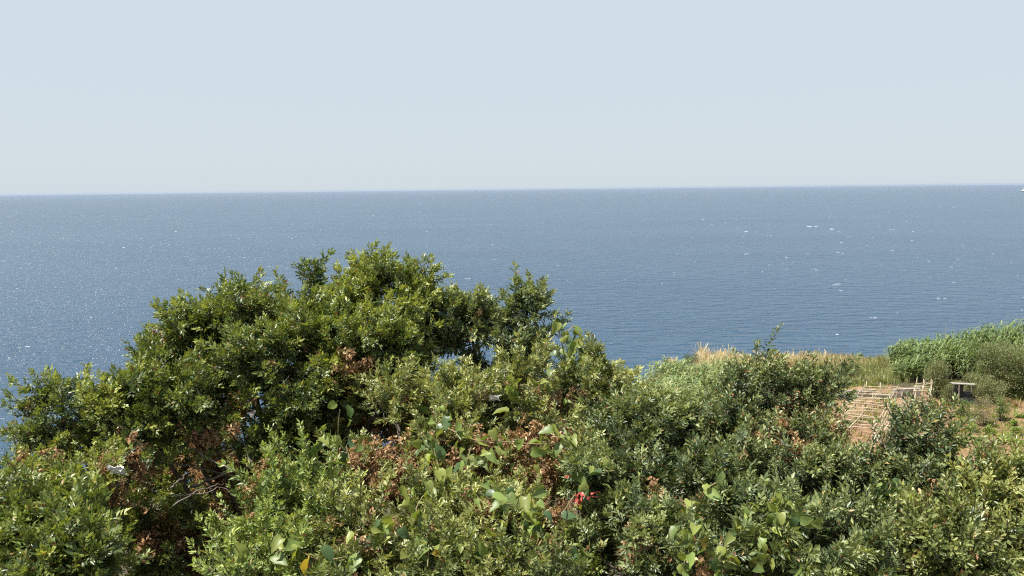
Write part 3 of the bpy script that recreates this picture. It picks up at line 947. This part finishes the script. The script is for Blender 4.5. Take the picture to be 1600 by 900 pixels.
# ------------------------------------------------------------------ dry grass on the terrace edge
def grass(name, label, boxes, pal, seed, wid=.012):
    r = np.random.default_rng(seed)
    Q, C = [], []
    for (pa, pb, ya, yb, ha, hb, n) in boxes:
        for _ in range(n):
            y = r.uniform(ya, yb); px = r.uniform(pa, pb)
            d = ray(px, 600); x = d[0] / d[1] * y
            b = np.array([x, y, float(height(x, y)) - .02])
            cl = .6 + .5 * float(vnoise(np.array(x), np.array(y), 2.4))
            ctone = np.array(pal[int(r.integers(0, len(pal)))])
            for _k in range(7):
                H = r.uniform(ha, hb) * max(cl, .35)
                a = r.uniform(0, 6.28); s = np.array([math.cos(a), math.sin(a), 0]) * wid
                ln = np.append(r.normal(0, .2, 2), 0) * H
                bb = b + np.append(r.normal(0, .09, 2), 0)
                m = bb + np.array([0, 0, H * .6]) + ln * .4; t = bb + np.array([0, 0, H]) + ln
                cc = ctone * r.uniform(.75, 1.2)
                Q.append([bb - s, bb + s, m + s * .8, m - s * .8]); C.append(cc)
                hd = 1.6 if r.random() < .35 else .25
                Q.append([m - s * .8, m + s * .8, t + s * hd, t - s * hd]); C.append(cc * 1.08)
    o = link(name, leaf_mesh(name, np.array(Q), np.clip(np.array(C), 0, 1)), M_GRASS)
    tagged(o, label, "grass", kind="stuff")
STRAW = [(0.44, 0.37, 0.235), (0.52, 0.44, 0.30), (0.38, 0.345, 0.20), (0.49, 0.385, 0.255)]
YGREEN = [(0.24, 0.27, 0.10), (0.31, 0.32, 0.15), (0.19, 0.23, 0.085), (0.38, 0.36, 0.20)]
grass("dry_grass", "straw coloured dry grass along the terrace edge above the sea", [
    (1090, 1160, 44.5, 48.0, .7, 1.25, 420), (1035, 1060, 45, 47, .5, .95, 90), (975, 1045, 39, 45.5, .35, .75, 520), (1155, 1330, 45.5, 48.5, .45, 1.0, 420), (1300, 1420, 46.5, 48.6, .25, .6, 170)], STRAW, 61)
grass("plume_grass", "pale feathery grass plumes standing highest at the terrace edge, left of the dark plumed shrub", [(1088, 1158, 44.8, 47.8, 1.0, 1.5, 170), (1030, 1052, 45, 46.5, .8, 1.2, 40), (1190, 1300, 46, 48, .7, 1.15, 90)], [(0.60, 0.50, 0.37), (0.54, 0.44, 0.31), (0.66, 0.57, 0.44)], 65)
grass("green_grass", "yellow green rough grass behind the cane frames", [
    (960, 1100, 34, 43, .3, .7, 800), (1150, 1420, 42.5, 48.3, .25, .65, 1800), (1440, 1540, 40.5, 43, .1, .3, 160)], YGREEN, 62)
grass("weeds", "low green weeds growing over the orange garden soil", [
    (1490, 1680, 30.5, 33.8, .1, .3, 600), (1300, 1500, 30, 34, .1, .3, 420), (1290, 1400, 35, 43, .1, .4, 420), (1400, 1470, 36, 43, .05, .2, 120), (1490, 1680, 33.5, 41, .06, .30, 1700), (1440, 1560, 34.5, 39, .08, .3, 500)], [(0.16, 0.22, 0.05), (0.24, 0.28, 0.07), (0.30, 0.30, 0.10)], 63, .018)

# ------------------------------------------------------------------ garden bushes
def bush(name, label, px, y, w, h, pal, n, leaf=.05, seed=1, cat="bush", group="bushes round the vegetable garden", lift=0.0, stem=True):
    r = np.random.default_rng(seed)
    d = ray(px, 600); x = d[0] / d[1] * y
    b = np.array([x, y, float(height(x, y))])
    root = empty(name, b); tagged(root, label, cat, group)
    blobs = []
    for _ in range(max(6, int(13 * w))):
        f = r.uniform(.2, .92)
        a = r.uniform(0, 6.28); q = r.uniform(0, .8) * w / 2
        blobs.append((b + np.array([math.cos(a) * q, math.sin(a) * q, lift + f * h]), r.uniform(.12, .34) * min(w, h)))
    m = n // len(blobs)
    Q, C = [], []
    for c, rad in blobs:
        v = r.normal(0, 1, (m, 3)); v /= np.linalg.norm(v, axis=1)[:, None]
        p = c + v * rad * (r.random((m, 1)) ** .5) * (1 + .35 * np.abs(r.normal(0, 1, (m, 1))) * (r.random((m, 1)) < .3))
        p[:, 2] = np.maximum(p[:, 2], b[2] + .02)
        dd = v + r.normal(0, .6, (m, 3)) + np.array([0, 0, .4])
        M = frame_from(dd); L = r.uniform(.7, 1.3, (m, 1)) * leaf; W = L * .22
        Q.append(np.stack([p, p + M[..., 2] * L * .5 + M[..., 0] * W, p + M[..., 2] * L, p + M[..., 2] * L * .5 - M[..., 0] * W], 1))
        cc = np.array(pal)[r.integers(0, len(pal), m)] * r.uniform(.7, 1.3, (m, 1)) * r.uniform(.85, 1.15)
        C.append(cc)
    o = link("foliage", leaf_mesh("foliage", np.concatenate(Q), np.clip(np.concatenate(C), 0, 1)), M_REED, root); o["kind"] = "stuff"
    if stem:
        parts = [tube(wiggle(r, b - np.array([0, 0, .05]), c, 5, .02), np.linspace(.03, .01, 5) * max(.5, h / 1.5), 5) for c, _ in blobs[:7]]
        link("trunk", mesh_from("trunk", parts, True), M_BARK, root)
    return root
DG = [(0.05, 0.085, 0.03), (0.075, 0.12, 0.04), (0.10, 0.14, 0.05)]
MG = [(0.10, 0.155, 0.05), (0.14, 0.19, 0.06), (0.18, 0.22, 0.08)]
OL = [(0.13, 0.15, 0.065), (0.17, 0.19, 0.085), (0.21, 0.22, 0.10)]
LG = [(0.15, 0.23, 0.055), (0.21, 0.29, 0.07), (0.28, 0.33, 0.09)]
GB = [(0.24, 0.21, 0.13), (0.30, 0.27, 0.18), (0.17, 0.17, 0.09), (0.36, 0.30, 0.18)]
bush("olive_bush", "tall olive green bush standing in front of the reeds right of the shelter", 1566, 39.5, 2.8, 2.7, OL, 12000, .09, 1)
bush("green_bush", "broad green bush between the shelter and the reed bank", 1530, 43.2, 3.4, 1.9, MG, 11000, .11, 2)
bush("olive_bush", "olive green bush between the cane frames and the shelter", 1468, 39.4, 1.7, 1.8, OL, 7000, .08, 3)
bush("round_bush", "dark round bush behind the left cane frame", 1328, 44.0, 1.25, .85, DG, 2000, .07, 4)
bush("round_bush", "dark green round bush in the straw grass at the terrace edge", 1077, 46.2, 1.4, .95, DG, 1700, .07, 5)
bush("round_bush", "olive round bush at the terrace edge left of the straw grass", 1043, 44.6, 1.4, .8, DG, 1600, .07, 6)
bush("round_bush", "small dark bush at the far left end of the terrace", 996, 43.2, .9, .55, DG, 900, .07, 7)
bush("grey_bush", "dry greyish brown bush in the middle of the garden", 1540, 34.6, 1.2, 1.3, GB, 4000, .05, 8)
bush("green_bush", "leafy green bush left of the dry grey bush", 1505, 36.2, 1.0, .75, MG, 1500, .07, 9)
bush("green_bush", "green bush just right of the dry grey bush", 1566, 35.2, .8, 1.2, MG, 1500, .07, 10)
bush("leafy_reed_bush", "green bush at the right edge under the reeds", 1606, 40.2, 2.6, 1.9, MG, 8000, .14, 11)
bush("brown_bush", "small rust brown tuft on the orange soil at the right edge", 1589, 37.4, .42, .32, [(0.22, 0.13, 0.06), (0.3, 0.19, 0.09)], 500, .05, 12, stem=False)
bush("purple_bush", "purplish brown dry bush at the lower edge of the garden", 1556, 30.8, .95, .6, [(0.13, 0.085, 0.08), (0.2, 0.13, 0.11), (0.26, 0.19, 0.14)], 1500, .05, 13)
bush("green_bush", "low green bush under the tall olive bush, at the edge of the orange soil", 1545, 38.2, 2.2, 1.3, OL, 6000, .07, 14)
bush("green_bush", "green bush at the foot of the reeds behind the small tall cane frame", 1440, 43.2, 1.5, 1.1, MG, 2200, .09, 15)
bush("green_bush", "green bush at the far right behind the rust brown tuft", 1612, 38.6, 1.5, 1.0, MG, 2200, .08, 16)
bush("olive_bush", "thin olive bush in front of the shelter posts", 1481, 37.8, .8, 1.1, OL, 1700, .06, 17)
bush("green_bush", "green bush growing through the right side of the shelter", 1517, 39.6, 1.0, 1.15, OL, 4000, .07, 18)
bush("green_bush", "low green weeds heap in front of the shelter", 1508, 38.6, .9, .5, OL, 1600, .06, 19)
k = 20
for px, y, w, lab in [(1490, 33.4, .8, "light green vegetable plant left of the dry grey bush, below the shelter"), (1512, 31.6, .9, "light green vegetable plant below the dry grey bush"), (1535, 31.9, .8, "light green vegetable plant directly under the dry grey bush, beside the purple bush"),
                      (1572, 32.2, .9, "light green vegetable plant right of the purple bush"), (1600, 31.8, 1.0, "light green vegetable plant at the right edge of the garden"), (1588, 34.5, .6, "light green plant on the soil at the right edge"), (1550, 33.2, .8, "light green plant between the dry grey bush and the purple bush"), (1590, 33.0, .9, "light green plant right of the purple bush, nearer the orange soil"), (1600, 35.6, .8, "light green plant before the rust brown tuft at the right edge"),
                      (1520, 33.6, .8, "light green plant at the left foot of the dry grey bush"), (1478, 31.6, .9, "light green vegetable plant nearest the leafy tufts below the cane frames")]:
    bush("vegetable_plant", lab, px, y, w, .4, LG, 900, .07, k, "plant", "vegetable plants in the garden", stem=False); k += 1

# ------------------------------------------------------------------ cane frames
def cane_frame(label, near_l, near_r, far_l, far_r, rungs, rails, h, seed, back_rows=3, posts=4):
    """corners are pixels of the top lattice, at height h above the soil"""
    r = np.random.default_rng(seed)
    A, B, C_, D = G(*near_l, h), G(*near_r, h), G(*far_l, h), G(*far_r, h)
    root = empty("cane_trellis", np.array([(A + B + C_ + D)[0] / 4, (A + B + C_ + D)[1] / 4, GZ])); tagged(root, label, "trellis", "bean frames of dry canes")
    def cane(a, b, name="cane", rad=.027):
        pts = wiggle(r, np.asarray(a), np.asarray(b), 5, .022)
        link(name, mesh_from(name, [tube(pts, np.linspace(rad, rad * .7, 5), 5)], True), M_CANE, root)
    def at(u, v): return (A * (1 - u) + B * u) * (1 - v) + (C_ * (1 - u) + D * u) * v
    for i in range(rails):
        u = i / (rails - 1)
        cane(at(u, -.06 + r.normal(0, .02)) + [0, 0, .03], at(u, 1.06) + [0, 0, .03 + r.normal(0, .05)], rad=.021)
    for j in range(rungs):
        v = (j + r.normal(0, .12)) / (rungs - 1)
        cane(at(-.06 + r.normal(0, .04), v) + [0, 0, r.normal(0, .03)], at(1.06 + r.normal(0, .04), v + r.normal(0, .02)) + [0, 0, r.normal(0, .03)])
    for i in range(rails):
        for j in range(posts):
            q = at(i / (rails - 1), j / (posts - 1)) + np.append(r.normal(0, .04, 2), 0)
            cane([q[0] + r.normal(0, .08), q[1] + r.normal(0, .08), float(height(q[0], q[1]))], [q[0], q[1], q[2] + r.uniform(.02, .3)], "post", .026)
    for k in range(back_rows):
        z = GZ + h * (k + 1) / (back_rows + 1)
        for i, (p, q) in enumerate(((C_, D), (A, C_), (B, D))):
            cane([p[0], p[1], z + r.normal(0, .04)], [q[0], q[1], z + r.normal(0, .04)])
    return root
cane_frame("largest lattice frame of dry canes, left of the two in the garden", (1296, 662), (1366, 668), (1352, 604), (1402, 606), 15, 3, 1.15, 1)
cane_frame("smaller lattice frame of dry canes beside the shelter, right of the largest", (1384, 670), (1436, 668), (1412, 622), (1452, 618), 12, 3, .75, 2, 2, 3)
cane_frame("small tall cane frame standing at the back before the reeds", (1428, 611), (1455, 610), (1432, 597), (1457, 597), 4, 3, 1.1, 3, 2, 2)

# ------------------------------------------------------------------ low block wall behind the frames
w_a, w_b = G(1306, 626), G(1436, 621)
wall = empty("block_wall", (w_a + w_b) / 2 * np.array([1, 1, 0]) + np.array([0, 0, GZ])); tagged(wall, "low weathered pale block wall behind the cane frames", "wall")
nb = 9
dirv = (w_b - w_a) / nb; Lb = np.linalg.norm(dirv); rz = math.atan2(dirv[1], dirv[0])
for i in range(nb):
    for row in range(2):
        if row == 1 and i in (4, 5): continue
        c = w_a + dirv * (i + .5 + (.0 if row == 0 else .12)); zz = float(height(c[0], c[1])) - .03 + .13 + row * .265
        link("block", mesh_from("block", [box((c[0], c[1], zz), (Lb - .025, .2, .255), rz + rr.normal(0, .02), .008)]), M_WALL, wall)

# ------------------------------------------------------------------ shelter
s_b = G(1497, 634)
sh = empty("garden_shelter", s_b); tagged(sh, "low dark garden shelter with a thin pale roof sheet on wooden posts", "shelter")
ex = np.array([1, 0, 0.0])
def at_s(dx, dy, dz): return s_b + np.array([dx, dy, dz])
link("roof_sheet", mesh_from("roof_sheet", [box(at_s(.28, .16, 1.06), (1.1, .3, .025), -.12, .02)]), M_SHEET, sh)
for dx, dy, hh in [(0, 0, 1.04), (-.24, .1, 1.0), (.16, .3, 1.0), (.8, .34, 1.02)]:
    link("post", mesh_from("post", [tube([at_s(dx, dy, -.05), at_s(dx + .01, dy, hh * .5), at_s(dx, dy, hh)], .032, 6)]), M_PALEWOOD, sh)
link("interior_shade_board", mesh_from("interior_shade_board", [box(at_s(.02, .2, .5), (.6, .04, .98), 0, .02)]), M_DARK, sh)  # near-black panel; its colour stands in for shade inside the shelter
link("front_board", mesh_from("front_board", [box(at_s(-.16, .02, .52), (.2, .03, .92), .1, .015)]), M_DARK, sh)
for q in range(3):
    link("side_plank", mesh_from("side_plank", [box(at_s(-.12, .06 + .02 * q, .25 + .3 * q), (.34, .03, .09), .1, .01)]), M_PALEWOOD, sh)
# lumpy near-black heap beside the shelter
def heap_mesh():
    V, F = [], []
    n, m = 14, 9
    for i in range(n):
        for j in range(m):
            u, v = i / (n - 1), j / (m - 1)
            hh = .56 * math.sin(math.pi * min(max(u, .0), 1)) ** .6 * math.sin(math.pi * v) ** .6 + rr.normal(0, .018)
            p = s_b + np.array([.1 + 1.05 * u, .05 + .75 * v, max(hh, 0) + .09])
            V.append(p.tolist())
    for i in range(n - 1):
        for j in range(m - 1):
            F.append((i * m + j, (i + 1) * m + j, (i + 1) * m + j + 1, i * m + j + 1))
    me = bpy.data.meshes.new("dark_heap"); me.from_pydata(V, [], F); me.update()
    return me
tagged(link("dark_heap", heap_mesh(), M_DARK), "black heap on the ground beside the shelter", "tarpaulin")
fp = [G(1519, 655, .35), G(1560, 655, .35)]
tagged(link("lying_pole", mesh_from("lying_pole", [tube([fp[0], (fp[0] + fp[1]) / 2 + [0, 0, .03], fp[1]], .022, 6)]), M_PALEWOOD), "pale horizontal pole behind the dry grey bush", "pole")
pl = [G(1484, 655, .06), G(1502, 640, .06)]
tagged(link("plank", mesh_from("plank", [box(G(1493, 645, .1), (.9, .16, .04), .5)]), M_PALEWOOD), "pale plank lying on the soil in front of the shelter", "plank")

# ------------------------------------------------------------------ ship on the horizon
d = ray(1599, 299.5); t = -CZ / d[2]
sc_ = np.array([d[0] * t, d[1] * t, 0])
rs = -math.atan2(d[0], d[1])
ship = empty("cargo_ship", sc_); tagged(ship, "tiny ship with dark hull and white superstructure on the horizon at the right edge", "ship")
us = np.array([math.cos(rs), math.sin(rs), 0]); vs = np.array([-math.sin(rs), math.cos(rs), 0])
def hull(L, W, H):
    prof = [(-.5, .35), (-.42, .5), (.3, .5), (.42, .3), (.52, .0)]
    V, F = [], []
    for z, k in ((-1, .85), (H, 1.0)):
        for x, w in prof: V.append(sc_ + us * x * L * k + vs * w * W + [0, 0, z])
        for x, w in reversed(prof[:-1]): V.append(sc_ + us * x * L * k - vs * w * W + [0, 0, z])
    n = len(V) // 2
    F = [(i, (i + 1) % n, n + (i + 1) % n, n + i) for i in range(n)] + [tuple(range(n, 2 * n)), tuple(reversed(range(n)))]
    return np.array(V), F
SL = t * 8.0 / FPX
link("hull", mesh_from("hull", [hull(SL, SL * .2, SL * .13)]), M_HULL, ship)
cb = sc_ + us * SL * -.02
sup = link("superstructure", mesh_from("superstructure", [box(cb + [0, 0, SL * .215], (SL * .8, SL * .16, SL * .17), rs)]), M_SHIPWHITE, ship)
for nm, me in (("bridge", mesh_from("bridge", [box(cb + us * SL * .08 + [0, 0, SL * .36], (SL * .34, SL * .13, SL * .12), rs)])),
               ("mast", mesh_from("mast", [tube([cb + [0, 0, SL * .42], cb + [0, 0, SL * .85]], SL * .02, 6)]))):
    o = link(nm, me, M_SHIPWHITE); o.parent = sup; o.matrix_parent_inverse = Matrix.Translation(ship.location).inverted() @ Matrix.Translation(ship.location)

# small stones and clods on the garden soil
def clods():
    r = np.random.default_rng(91); parts = []
    for _ in range(260):
        c = G(r.uniform(1370, 1660), r.uniform(640, 735)); z = float(height(c[0], c[1]))
        w = r.uniform(.03, .11)
        parts.append(box((c[0], c[1], z + .06 + w * .25), (w, w * r.uniform(.6, 1), w * .7), r.uniform(0, 3), w * .14))
    return mesh_from("stones", parts)
tagged(link("stones", clods(), M_WALL), "small pale stones and clods strewn over the garden soil", "stones", kind="stuff")

# ------------------------------------------------------------------ sea air
def haze():
    m = bpy.data.materials.new("haze"); m.use_nodes = True
    nt = m.node_tree; nt.nodes.clear()
    o = nt.nodes.new("ShaderNodeOutputMaterial"); v = nt.nodes.new("ShaderNodeVolumePrincipled")
    v.inputs["Color"].default_value = (0.52, 0.60, 0.74, 1)
    v.inputs["Density"].default_value = 0.000024
    v.inputs["Anisotropy"].default_value = 0.2
    nt.links.new(v.outputs[0], o.inputs["Volume"])
    return m
S = 37000.0
hz = link("haze", mesh_from("haze", [box((0, 0, (-6 + CZ + 3) / 2), (2 * S, 2 * S, CZ + 9))]), haze())
tagged(hz, "thin pale blue sea haze softening the far horizon", "haze", kind="stuff")
